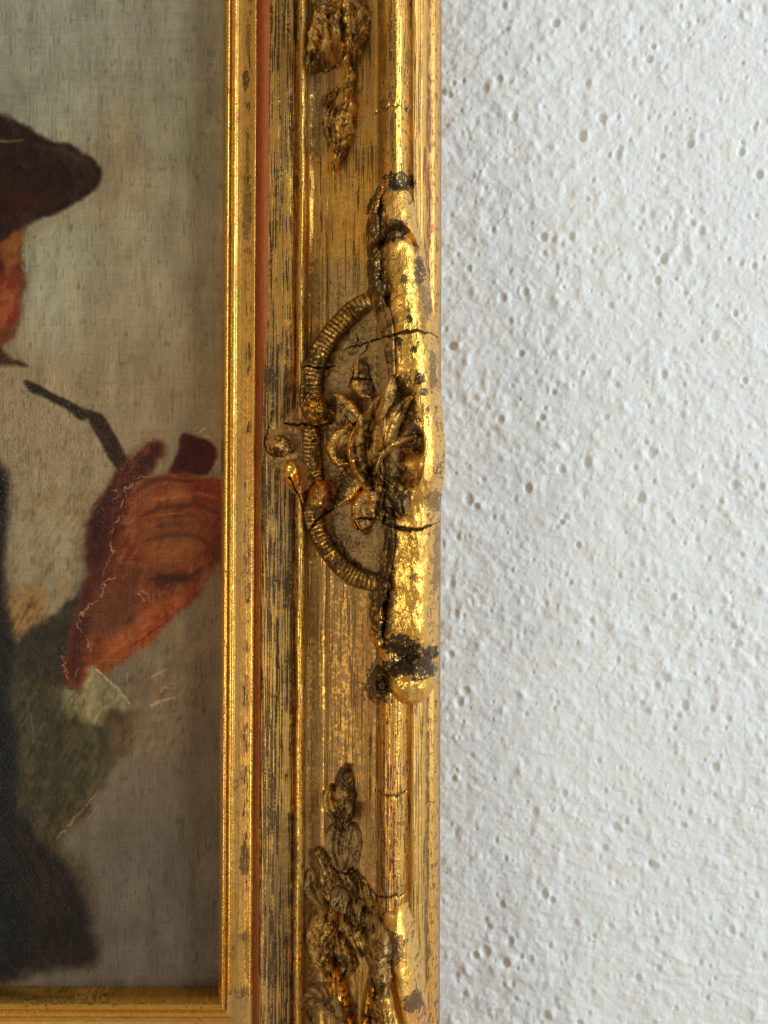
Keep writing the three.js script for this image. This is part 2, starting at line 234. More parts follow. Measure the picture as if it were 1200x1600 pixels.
// the leaf clusters in the hollow, above and below
function cluster(list) { for (const [n, pts, h, st, o] of list) leaf(n, pts, h * (pts[0][1] > 900 ? .72 : .85), st, 24, { ...o, flat: .4, rough: (o?.rough ?? 1) * .42, side: (o?.side ?? 0) * .6 + .1, sp: o?.sp ?? 13, flat: .62, vein: (o?.vein ?? .8) * 1.3 }); }
cluster([
  ['acanthus_leaf', [[512, -40, 12], [510, -8, 20], [514, 24, 24], [508, 52, 24], [496, 78, 16], [484, 98, 5]], 5.5, 'leaf', { side: .7, sp: 17, rough: 1.7 }],
  ['acanthus_leaf', [[540, -30, 10], [548, 0, 16], [556, 30, 18], [558, 58, 16], [552, 82, 8], [546, 94, 3]], 5.5, 'leaf', { side: .7, sp: 15, rough: 1.6 }],
  ['leaf', [[536, 20, 10], [534, 46, 13], [536, 66, 12], [540, 88, 8], [540, 104, 4]], 7, 'leafgold', { side: .4, rough: 1.4 }],
  ['leaf', [[514, 44, 9], [520, 62, 12], [514, 80, 10], [502, 92, 4]], 7, 'leaf', { rough: 1.5 }],
  ['leaf', [[545, 98, 5], [546, 116, 9], [544, 134, 9], [540, 148, 4]], 3.4, 'leafgold', { vein: .5 }],
  ['leaf', [[524, 130, 4], [512, 142, 9], [508, 152, 5]], 2.6, 'leaf', {}],
  ['leaf', [[546, 148, 6], [542, 166, 13], [536, 192, 16], [532, 218, 13], [526, 244, 8], [522, 256, 3]], 4.6, 'leafgold', { vein: 1, rough: 1.5 }],
  ['leaf', [[520, 158, 5], [513, 178, 9], [514, 200, 8], [520, 222, 5], [522, 236, 3]], 3.2, 'leaf', { rough: 1.2 }],
  // below
  ['leaf', [[540, 1202, 4], [538, 1218, 11], [538, 1240, 14], [540, 1260, 13], [536, 1280, 6]], 4.8, 'leafdark', { vein: .6, side: .4, sp: 9, rough: 1.2 }],
  ['leaf', [[516, 1236, 5], [512, 1254, 9], [520, 1274, 11], [530, 1286, 5]], 4, 'leaf', { rough: 1.2 }],
  ['leaf', [[548, 1262, 5], [544, 1274, 9], [532, 1286, 8], [524, 1292, 4]], 5, 'leafdark', { rough: 1.2 }],
  ['leaf', [[526, 1296, 6], [522, 1314, 13], [522, 1336, 12], [528, 1356, 7]], 3.4, 'ground', { vein: 1.1, rough: 1.2 }],
  ['leaf', [[552, 1294, 6], [550, 1314, 14], [545, 1338, 14], [540, 1358, 8]], 3.4, 'ground', { vein: .8, rough: 1.3 }],
  ['leaf', [[494, 1338, 5], [504, 1352, 10], [514, 1372, 11], [520, 1392, 7]], 3.8, 'leaf', { rough: 1.4 }],
  ['leaf', [[484, 1372, 5], [486, 1392, 11], [494, 1410, 12], [504, 1424, 6]], 3.2, 'ground', { rough: 1.3 }],
  ['flower', [[522, 1396, 16], [540, 1390, 26], [554, 1402, 28], [558, 1418, 24], [554, 1436, 12]], 6.2, 'leafdark', { vein: .3, side: .9, sp: 12, rough: 1.5 }],
  ['flower_centre', [[528, 1398, 11], [534, 1402, 11]], 8.4, 'ground', { vein: 1, side: .8, sp: 6, rough: 1.2 }],
  ['flower_centre', [[552, 1410, 10], [558, 1416, 10]], 8.0, 'leafdark', { vein: 1, side: .8, sp: 6, rough: 1.2 }],
  ['leaf', [[540, 1428, 6], [548, 1446, 14], [558, 1462, 16], [566, 1478, 9]], 6.6, 'leaf', { rough: 1.3 }],
  ['leaf', [[520, 1424, 7], [508, 1444, 17], [502, 1470, 20], [504, 1500, 18], [512, 1530, 11], [520, 1552, 5]], 5.6, 'leaf', { side: .6, sp: 15, rough: 1.7 }],
  ['leaf', [[530, 1470, 6], [536, 1490, 13], [542, 1510, 14], [534, 1530, 7]], 4.6, 'leafdark', { rough: 1.5 }],
  ['leaf_stem', [[522, 1512, 5], [530, 1545, 9], [538, 1580, 9], [544, 1620, 10], [548, 1680, 9]], 5.2, 'ribgold', { vein: 0, rough: .5 }],
  ['leaf_stem', [[584, 1512, 4], [576, 1545, 6], [572, 1580, 6], [570, 1620, 7], [566, 1680, 7]], 5.2, 'ribgold', { vein: 0, rough: .5 }],
  ['leaf', [[474, 1572, 6], [494, 1566, 14], [514, 1574, 16], [528, 1590, 14], [536, 1630, 8]], 4.2, 'ground', { side: .5, sp: 13, rough: 1.7 }],
]);
for (const p of PARTS) { p.uv = [unproject(p.box[0], p.box[1], p.zc), unproject(p.box[2], p.box[3], p.zc)]; }
// top surface of the relief at (u, v), up to (not including) part n: [z, index of the part on top]
function surface(u, v, n = PARTS.length, only) {
  let z = u > U1 ? -1 : zRail(u, v), top = -1;
  for (let i = 0; i < n; i++) {
    const p = PARTS[i]; if (u < p.uv[0][0] || u > p.uv[1][0] || v < p.uv[0][1] || v > p.uv[1][1]) continue;
    const [X, Y] = project(u, v, p.zc), h = p.f(X, Y, z);
    if (h > z) { z = h; top = i; }
  }
  return [z, top];
}

// ------------------------------------------------------------------ textures
function dataTexture(w, h, fill, channels, srgb) {
  const a = new Uint8Array(w * h * 4); fill(a);
  const t = new THREE.DataTexture(a, w, h, THREE.RGBAFormat); t.magFilter = THREE.LinearFilter; t.minFilter = THREE.LinearMipmapLinearFilter; t.generateMipmaps = true;
  if (srgb) t.colorSpace = THREE.SRGBColorSpace; t.wrapS = t.wrapT = THREE.MirroredRepeatWrapping; t.needsUpdate = true; return t;
}
const toS = (x) => { x = clamp(x); return 255 * (x <= .0031308 ? 12.92 * x : 1.055 * Math.pow(x, 1 / 2.4) - .055); };
// matter on the frame (linear base colours): leaf gold, bronze ochre, dark patina, red bole, grey-brown dirt
const LEAF = [.93, .51, .092], OCHRE = [.56, .285, .058], DARK = [.066, .040, .018], BOLE = [.50, .135, .035], DIRT = [.235, .168, .072], RUST = [.15, .055, .020];
// patches seen on the photograph: [x, y, rx, ry, strength]
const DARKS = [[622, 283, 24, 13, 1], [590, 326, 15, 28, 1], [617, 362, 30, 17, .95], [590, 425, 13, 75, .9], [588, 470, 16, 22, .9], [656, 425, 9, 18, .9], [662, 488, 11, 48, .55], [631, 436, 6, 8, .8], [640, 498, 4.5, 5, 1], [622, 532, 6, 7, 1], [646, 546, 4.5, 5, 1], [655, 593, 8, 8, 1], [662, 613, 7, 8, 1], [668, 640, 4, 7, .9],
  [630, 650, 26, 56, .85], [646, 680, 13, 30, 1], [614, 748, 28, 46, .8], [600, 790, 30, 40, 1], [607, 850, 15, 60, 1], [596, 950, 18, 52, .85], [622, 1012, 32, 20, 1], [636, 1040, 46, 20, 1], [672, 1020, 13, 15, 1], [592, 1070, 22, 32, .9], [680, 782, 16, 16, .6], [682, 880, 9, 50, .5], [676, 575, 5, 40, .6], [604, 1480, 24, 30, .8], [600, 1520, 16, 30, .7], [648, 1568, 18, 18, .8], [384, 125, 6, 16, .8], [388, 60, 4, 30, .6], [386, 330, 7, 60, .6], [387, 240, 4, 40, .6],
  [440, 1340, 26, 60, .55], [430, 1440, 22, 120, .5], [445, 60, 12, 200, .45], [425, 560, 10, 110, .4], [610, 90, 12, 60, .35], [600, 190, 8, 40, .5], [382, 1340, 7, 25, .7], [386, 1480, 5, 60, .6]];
const DIRTS = [[500, 60, 34, 130, .85], [500, 190, 32, 60, .7], [545, 130, 30, 150, .35], [520, 455, 56, 55, .75], [440, 740, 30, 190, .8], [540, 700, 95, 250, .6], [500, 930, 40, 70, .55], [505, 1180, 22, 160, .45], [520, 1340, 70, 130, .7], [500, 1480, 60, 150, .85], [430, 1480, 34, 150, .7], [380, 1590, 50, 34, .9], [570, 60, 18, 140, .45], [645, 1, 8, 300, .3], [425, 1010, 20, 160, .3]];
const REDS = [[388, 700, 10, 120, .35], [584, 480, 24, 28, .7], [602, 520, 10, 60, .8], [465, 660, 26, 40, .6], [460, 745, 22, 36, .5], [672, 200, 5, 90, .7], [672, 320, 5, 70, .8], [606, 1495, 26, 34, .6], [650, 1575, 20, 24, .7], [616, 1180, 14, 80, .35], [606, 1330, 12, 120, .45], [503, 770, 14, 14, .4], [430, 690, 20, 14, .4]];
const GOLDS = [[640, 430, 26, 60, .8], [640, 560, 22, 70, 1], [664, 690, 14, 48, 1.2], [632, 880, 22, 120, 1.1], [650, 940, 24, 70, 1], [640, 310, 18, 22, .8], [645, 790, 14, 26, 1], [455, 735, 10, 18, 1], [380, 600, 12, 70, .9], [512, 1110, 8, 110, 1], [530, 210, 9, 16, .9], [546, 118, 7, 16, .7], [497, 768, 10, 12, 1], [620, 1460, 14, 70, .8], [636, 1500, 14, 40, 1], [650, 1085, 26, 14, .7], [604, 1280, 6, 200, .5], [630, 1280, 6, 200, .5]];
const blob = (list, X, Y, n1, n2) => { let m = 0; for (const b of list) { const dx = (X - b[0]) / b[2], dy = (Y - b[1]) / b[3], q = dx * dx + dy * dy; if (q < 2.6) { const e = (1 - Math.sqrt(q)) * 1.0 + (n1 - .5) * 1.1 + (n2 - .5) * .9; m = Math.max(m, b[4] * sst(-.06, .10, e)); } } return m; };

function frameTextures(w, h, u0, u1, v0, v1, withParts) {
  const C = new Uint8Array(w * h * 4), M = new Uint8Array(w * h * 4), B = new Uint8Array(w * h * 4), c = [0, 0, 0];
  for (let j = 0; j < h; j++) {
    const v = v1 - (j + .5) / h * (v1 - v0);
    for (let i = 0; i < w; i++) {
      const u = u0 + (i + .5) / w * (u1 - u0), o = (j * w + i) * 4;
      const [z, top] = withParts ? surface(u, v) : [zRail(u, v), -1];
      const [X, Y] = project(u, v, z), xb = xBand(u);
      const n1 = fbm(u * .045, v * .045, 3), n2 = fbm(u * .22, v * .22 + 30, 2), n3 = noise(u * .62, v * .62), grain = noise(u * 1.3, v * .9);
      const st1 = noise(u * .55, v * .012 + 4), st2 = noise(u * 1.25, v * .03 + 11), st3 = noise(u * .9 + 60, v * .09), slow = fbm(u * .02, v * .008 + 90, 2);
      let gold = .5, dark = 0, dirt = 0, red = 0, rust = 0, tan = 0, bump = 0, gloss = 0;      // gold: leaf against ochre
      const dB = withParts ? blob(DARKS, X, Y, n1, n2) : 0, tB = withParts ? blob(DIRTS, X, Y, n1, n2) : 0, rB = withParts ? blob(REDS, X, Y, n1, n2) : 0, gB = withParts ? blob(GOLDS, X, Y, n1, n2) : 0;
      if (top < 0) {
        dirt = tB * .9 * sst(.25, .6, n2 * .5 + n3 * .5 + .1);
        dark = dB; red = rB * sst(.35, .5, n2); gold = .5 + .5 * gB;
        red = Math.max(red, sst(.56, .68, fbm(u * .06 + 800, v * .012, 2) * .7 + n2 * .3) * .26); const speck = sst(.70, .80, n2 * .55 + n3 * .3 + n1 * .25);                   // pits in the gilding
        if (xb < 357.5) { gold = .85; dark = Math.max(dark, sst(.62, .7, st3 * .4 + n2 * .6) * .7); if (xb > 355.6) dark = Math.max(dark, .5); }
        else if (xb < 398) { const lo = sst(620, 760, Y); gold *= .8 - .35 * lo; dark = Math.max(dark, sst(.60, .68, n1 * .5 + n2 * .3 + n3 * .2) * .55); dirt = Math.max(dirt, .45 * lo * sst(.35, .6, n2 * .6 + n1 * .4) * sst(366, 370, xb) * sst(391, 388, xb)); gold = mix(gold, .95, sst(370, 360, xb) + sst(389, 393, xb)); dark = Math.max(dark, speck * .8, sst(.60, .68, st3 * .5 + n1 * .5) * sst(378, 384, xb) * sst(393, 390, xb) * .9); red = Math.max(red, sst(.56, .66, st3 * .55 + n1 * .45) * .28 * sst(376, 384, xb) * sst(396, 390, xb)); bump = .25 * st2 + .2 * n3; }
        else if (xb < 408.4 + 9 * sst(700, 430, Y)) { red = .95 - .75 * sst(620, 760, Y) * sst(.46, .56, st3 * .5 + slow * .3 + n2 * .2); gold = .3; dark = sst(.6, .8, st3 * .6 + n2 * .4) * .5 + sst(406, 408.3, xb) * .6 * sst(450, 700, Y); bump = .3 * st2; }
        else if (xb < 461) {                                                            // scratched band
          const s = st1 * .5 + st2 * .35 + n3 * .15, k = .545 + .10 * (slow - .5) * 2 - .03 * sst(560, 760, Y); dark = Math.max(dark * .8, sst(k - .05, k + .05, s + (n1 - .5) * .35) * .93, sst(452, 460, xb) * sst(.3, .5, st3) * .5);
          gold = .55 * sst(.5, .35, st2); dirt = Math.max(dirt, .08 + .26 * sst(600, 800, Y)); bump = -.8 * sst(k - .05, k + .05, s);
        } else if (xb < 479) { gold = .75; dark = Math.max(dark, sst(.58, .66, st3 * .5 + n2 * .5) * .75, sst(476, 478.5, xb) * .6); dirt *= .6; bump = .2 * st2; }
        else if (xb < 591) {                                                            // hollow
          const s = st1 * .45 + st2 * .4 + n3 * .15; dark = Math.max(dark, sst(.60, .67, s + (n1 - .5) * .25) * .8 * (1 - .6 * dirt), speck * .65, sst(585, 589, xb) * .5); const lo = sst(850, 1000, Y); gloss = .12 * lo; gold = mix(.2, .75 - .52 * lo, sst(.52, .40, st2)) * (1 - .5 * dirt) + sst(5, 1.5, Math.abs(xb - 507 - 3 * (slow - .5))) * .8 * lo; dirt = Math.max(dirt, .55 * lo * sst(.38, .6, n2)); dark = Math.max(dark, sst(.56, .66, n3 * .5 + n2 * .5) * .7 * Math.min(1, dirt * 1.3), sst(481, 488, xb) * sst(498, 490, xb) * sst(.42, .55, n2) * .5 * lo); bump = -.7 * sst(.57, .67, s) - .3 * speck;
        } else if (xb < 640) {                                                          // reed
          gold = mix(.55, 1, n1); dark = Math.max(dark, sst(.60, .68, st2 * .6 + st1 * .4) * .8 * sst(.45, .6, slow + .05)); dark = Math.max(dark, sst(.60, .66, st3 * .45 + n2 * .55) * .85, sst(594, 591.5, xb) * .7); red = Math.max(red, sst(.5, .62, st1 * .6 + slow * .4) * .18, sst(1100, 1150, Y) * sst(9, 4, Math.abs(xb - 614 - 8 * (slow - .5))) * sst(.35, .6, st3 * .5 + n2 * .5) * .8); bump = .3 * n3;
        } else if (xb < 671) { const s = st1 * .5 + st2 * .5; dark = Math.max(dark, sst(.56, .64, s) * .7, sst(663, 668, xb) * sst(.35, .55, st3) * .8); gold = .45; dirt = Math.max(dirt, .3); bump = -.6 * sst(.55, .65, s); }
        else { gold = .4; dirt = Math.max(dirt, .3 + .4 * sst(685.2, 686.4, xb)); red = Math.max(red, .14 + rB * .5); dark = Math.max(dark, sst(.57, .66, st3 * .4 + n2 * .6) * .75, sst(685.4, 686.6, xb) * .3); bump = .3 * n3; }
      } else {
        const p = PARTS[top], [px, py] = project(u, v, p.zc);
        const speck = sst(.64, .72, n2 * .6 + n3 * .4), worn = n1 * .45 + n2 * .55;
        bump = .5 * n3 + .3 * grain;
        switch (p.style) {
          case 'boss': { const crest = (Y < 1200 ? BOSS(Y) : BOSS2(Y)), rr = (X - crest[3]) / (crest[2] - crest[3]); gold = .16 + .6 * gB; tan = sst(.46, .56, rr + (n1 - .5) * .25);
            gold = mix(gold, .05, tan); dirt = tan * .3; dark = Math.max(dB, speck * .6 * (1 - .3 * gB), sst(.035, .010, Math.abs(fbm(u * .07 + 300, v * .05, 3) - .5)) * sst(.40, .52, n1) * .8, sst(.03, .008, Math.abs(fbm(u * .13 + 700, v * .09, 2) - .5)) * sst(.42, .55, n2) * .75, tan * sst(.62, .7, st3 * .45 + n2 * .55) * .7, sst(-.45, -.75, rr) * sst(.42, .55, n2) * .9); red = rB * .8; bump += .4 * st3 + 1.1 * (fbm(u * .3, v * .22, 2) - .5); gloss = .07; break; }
          case 'knob': gold = .8; dark = Math.max(dB, speck * .6); red = rB; dirt = sst(.6, .7, n1) * .3; break;
          case 'scroll': { const s = stroke(p.path, px, py), r = Math.pow(Math.abs(Math.sin(Math.PI * (s[1] + (p.shift || 0)) / p.per)), .6); dark = mix(.9, .1, sst(.55, .9, r) * sst(.95, .5, s[0]) * sst(.43, .56, n1 * .6 + n2 * .4)); gold = .95; dirt = sst(.55, .68, n1) * .4; rust = .1; break; }
          case 'ground': dirt = .62 + .3 * n1; bump += .9 * (n2 - .5); dark = Math.max(sst(.50, .60, worn) * .65, speck * .6, sst(.55, .66, n3 * .5 + n2 * .5) * .55); gold = sst(.6, .7, n2) * .6; break;
          case 'leaf': dark = Math.max(sst(.44, .54, worn) * .8, dB * .5); dirt = .45; gold = .6 + .3 * gB; break;
          case 'leafgold': dark = Math.max(sst(.50, .58, worn) * .8); dirt = .25; gold = .75 + .25 * gB; break;
          case 'leafdark': dark = sst(.40, .52, worn) * .85; dirt = .6; gold = .5; break;
          case 'leafedge': { const wx = px + (noise(px * .09, py * .09 + p.seedX) - .5) * 7 * p.warp, wy = py + (noise(px * .09 + 40, py * .09 + p.seedY) - .5) * 7 * p.warp, s = stroke(p.path, wx, wy)[2] * Math.sign(p.tilt || 1); const e = sst(.25, .6, s + (n2 - .5) * .9) ; dark = mix(sst(.42, .52, worn) * .85, speck * .5, e); dirt = mix(.6, .05, e); gold = .4 + .5 * e; break; }
          case 'bronze': dark = sst(.50, .60, n1 * .7 + n2 * .3) * .8; dirt = .3; gold = .35; break;
          case 'lip': dark = sst(.40, .47, worn) * .97; gold = .9; break;
          case 'petal': dark = sst(.52, .6, worn) * .85; dirt = .2; gold = .7; break;
          case 'ribgold': dark = sst(.49, .57, worn) * .9; gold = .9; break;
          case 'gold': dark = sst(.58, .66, worn) * .7; gold = 1; red = sst(.5, .6, n1) * .4; break;
          case 'goldred': gold = 1; red = sst(502, 508, px + (n2 - .5) * 8) * .9; dark = sst(.54, .62, worn) * .8 + red * .3; break;
          case 'bead': dark = sst(.46, .52, worn) * .9; gold = .7; rust = .5; break;
          case 'web': dark = sst(.5, .62, worn) * .6; dirt = .5; rust = .28 + rB * .35; red = rB * .4; gold = .4; break;
          case 'rustdark': dark = sst(.42, .55, worn) * .8; rust = .85; gold = .6; break;
          default: dark = mix(.93, .3, sst(.60, .68, worn)); gold = .6; dirt = .15;
        }
      }
      let ck = 0; if (withParts) { const k = ck = crack(X, Y); if (k > 0) { dirt *= 1 - k; red *= 1 - k; } }
      dark = clamp(dark) * (1 - .75 * sst(.66, .74, n3 * .45 + n2 * .55) * (1 - (dark > .97 ? 0 : 0))); red = clamp(red); dirt = clamp(dirt); gold = clamp(gold); rust = clamp(rust);
      const tone = .86 + .28 * n2;
      dark = Math.max(dark, ck); let metal = mix(.72, 1, gold), rough = mix(.46, .24, gold) + gloss + .16 * (n3 - .5) + .10 * (n2 - .5);
      for (let k = 0; k < 3; k++) { let x = mix(OCHRE[k], LEAF[k], gold) * tone; x = mix(x, DIRT[k] * (.8 + .5 * n3), dirt * .75); x = mix(x, BOLE[k] * tone, red); x = mix(x, RUST[k] * tone, rust * .7); x = mix(x, DARK[k] * (.6 + .9 * grain), dark); c[k] = x; }
      metal *= (1 - dirt * .8) * (1 - red * .75) * (1 - rust * .6) * (1 - tan * .7); metal = mix(metal, .85, dark); rough = mix(rough, .75, dirt * .7); rough = mix(rough, .5, Math.max(red, rust * .8)); rough = mix(rough, .34 + .3 * n3, dark);
      C[o] = toS(c[0]); C[o + 1] = toS(c[1]); C[o + 2] = toS(c[2]); C[o + 3] = 255;
      M[o] = 255; M[o + 1] = 255 * clamp(rough); M[o + 2] = 255 * clamp(metal); M[o + 3] = 255;
      const b = clamp(.55 + .28 * bump - .16 * dark + .18 * (n2 - .5) + .12 * (grain - .5)); B[o] = B[o + 1] = B[o + 2] = 255 * b; B[o + 3] = 255;
    }
  }
  return [dataTexture(w, h, (a) => a.set(C), 4, true), dataTexture(w, h, (a) => a.set(M)), dataTexture(w, h, (a) => a.set(B))];
}
const gilt = ([map, mr, bump]) => new THREE.MeshStandardMaterial({ map, roughnessMap: mr, metalnessMap: mr, bumpMap: bump, bumpScale: .00035, roughness: 1, metalness: 1 });
const FU0 = U0 - 4, FU1 = U1 + 16, FV0 = -260, FV1 = 1900;
const giltFrame = gilt(frameTextures(1024, 2048, FU0, FU1, FV0, FV1, true));
const giltPlain = gilt(frameTextures(512, 1024, U0, U1, 0, 1000, false));

// ------------------------------------------------------------------ mesh helpers
function gridMesh(us, vs, zf, uvf, keep) {
  const nu = us.length, nv = vs.length, p = new Float32Array(nu * nv * 3), t = new Float32Array(nu * nv * 2), ix = [];
  for (let j = 0; j < nv; j++) for (let i = 0; i < nu; i++) {
    const k = j * nu + i; p[3 * k] = (us[i] - 600) * S; p[3 * k + 1] = (800 - vs[j]) * S; p[3 * k + 2] = zf(us[i], vs[j], i, j) / 1000;
    const q = uvf(us[i], vs[j]); t[2 * k] = q[0]; t[2 * k + 1] = q[1];
  }
  for (let j = 0; j < nv - 1; j++) for (let i = 0; i < nu - 1; i++) {
    const a = j * nu + i, b = a + 1, c = a + nu, d = c + 1; if (keep && !(keep[a] || keep[b] || keep[c] || keep[d])) continue;
    ix.push(a, c, b, b, c, d);
  }
  // drop the vertices that no face uses
  const id = new Int32Array(nu * nv).fill(-1); let n = 0; for (const k of ix) if (id[k] < 0) id[k] = n++;
  const P = new Float32Array(n * 3), T = new Float32Array(n * 2); for (let k = 0; k < nu * nv; k++) if (id[k] >= 0) { P.set(p.subarray(3 * k, 3 * k + 3), 3 * id[k]); T.set(t.subarray(2 * k, 2 * k + 2), 2 * id[k]); }
  const g = new THREE.BufferGeometry(); g.setAttribute('position', new THREE.BufferAttribute(P, 3)); g.setAttribute('uv', new THREE.BufferAttribute(T, 2)); g.setIndex(ix.map((k) => id[k])); g.computeVertexNormals(); return g;
}
const range = (a, b, s) => { const n = Math.max(1, Math.round((b - a) / s)), r = []; for (let i = 0; i <= n; i++) r.push(a + (b - a) * i / n); return r; };
function mesh(name, g, m, parent, data) { const o = new THREE.Mesh(g, m); o.name = name; o.castShadow = o.receiveShadow = true; if (data) o.userData = data; parent.add(o); return o; }
const count = {}; const numbered = (n) => { const k = count[n] = (count[n] ?? -1) + 1; return k ? `${n}_${String(k).padStart(3, '0')}` : n; };

// ------------------------------------------------------------------ the gilded frame
const frame = new THREE.Group(); frame.name = 'picture_frame';
frame.userData = { label: 'worn gilded picture frame with carved leaf and scroll ornament on white plaster wall', category: 'picture frame' };
scene.add(frame);
const frameUV = (u, v) => [(u - FU0) / (FU1 - FU0), (FV1 - v) / (FV1 - FV0)];
// inner corner of the frame: the mitre runs from here at 45 degrees
const VC = unproject(345, 1556, 14)[1];
const PROFILE_U = []; for (let i = 1; i < PU.length; i++) { const n = Math.max(1, Math.ceil((PU[i] - PU[i - 1]) / 1.2)); for (let k = 0; k < n; k++) PROFILE_U.push(mix(PU[i - 1], PU[i], k / n)); } PROFILE_U.push(U1);
{ // side rail: the profile runs along v down to the mitre; the inner lip goes straight back to the picture
  const cols = [U0, ...PROFILE_U], nv = 700, P = [], T = [], ix = [];
  for (let i = 0; i < cols.length; i++) {
    const u = cols[i], end = VC + (u - U0);
    for (let j = 0; j <= nv; j++) { const v = FV0 + (end - FV0) * j / nv, lip = i === 0, k = crack(...project(u, v, zProfile(u))); P.push((u - 600) * S, (800 - v) * S, (lip ? 4 : zRail(u, v) - .8 * k) / 1000); T.push(...frameUV(lip ? u - 3 : u, v)); }
  }
  for (let i = 0; i < cols.length - 1; i++) for (let j = 0; j < nv; j++) { const a = i * (nv + 1) + j, b = a + nv + 1; ix.push(a, a + 1, b, b, a + 1, b + 1); }
  const g = new THREE.BufferGeometry(); g.setAttribute('position', new THREE.Float32BufferAttribute(P, 3)); g.setAttribute('uv', new THREE.Float32BufferAttribute(T, 2)); g.setIndex(ix); g.computeVertexNormals();
  mesh('side_rail', g, giltFrame, frame);
}
{ // bottom rail: the same profile, running left from the mitre
  const cols = [U0, ...PROFILE_U], nx = 260, P = [], T = [], ix = [], far = -330;
  for (let i = 0; i < cols.length; i++) {
    const d = cols[i] - U0;
    for (let j = 0; j <= nx; j++) { const x = U0 + d + (far - U0 - d) * j / nx, lip = i === 0; P.push((x - 600) * S, (800 - (VC + d)) * S, (lip ? 4 : zRail(cols[i], 400 - x)) / 1000); T.push((lip ? -.012 : d / (U1 - U0)), (U0 + d - x) / 1000 + .03); }
  }
  for (let i = 0; i < cols.length - 1; i++) for (let j = 0; j < nx; j++) { const a = i * (nx + 1) + j, b = a + nx + 1; ix.push(a, b, a + 1, b, b + 1, a + 1); }
  const g = new THREE.BufferGeometry(); g.setAttribute('position', new THREE.Float32BufferAttribute(P, 3)); g.setAttribute('uv', new THREE.Float32BufferAttribute(T, 2)); g.setIndex(ix); g.computeVertexNormals();
  mesh('bottom_rail', g, giltPlain, frame);
}
const rail = frame.getObjectByName('side_rail');
PARTS.forEach((p, n) => {
  const [a, b] = p.uv, us = range(a[0], b[0], 1), vs = range(a[1], b[1], n === 1 || n === 2 ? 1.4 : 1), keep = new Uint8Array(us.length * vs.length);
  const g = gridMesh(us, vs, (u, v, i, j) => {
    const [fl] = surface(u, v, n), [X, Y] = project(u, v, p.zc); let z = p.f(X, Y, fl);
    if (z > fl - .02) keep[j * us.length + i] = 1;
    z = Math.max(z, fl - .9, u > U1 ? 1 : -9);
    const k = crack(...project(u, v, z)); return z - 1.1 * k;
  }, frameUV, keep);
  mesh(numbered(p.name), g, giltFrame, rail);
});

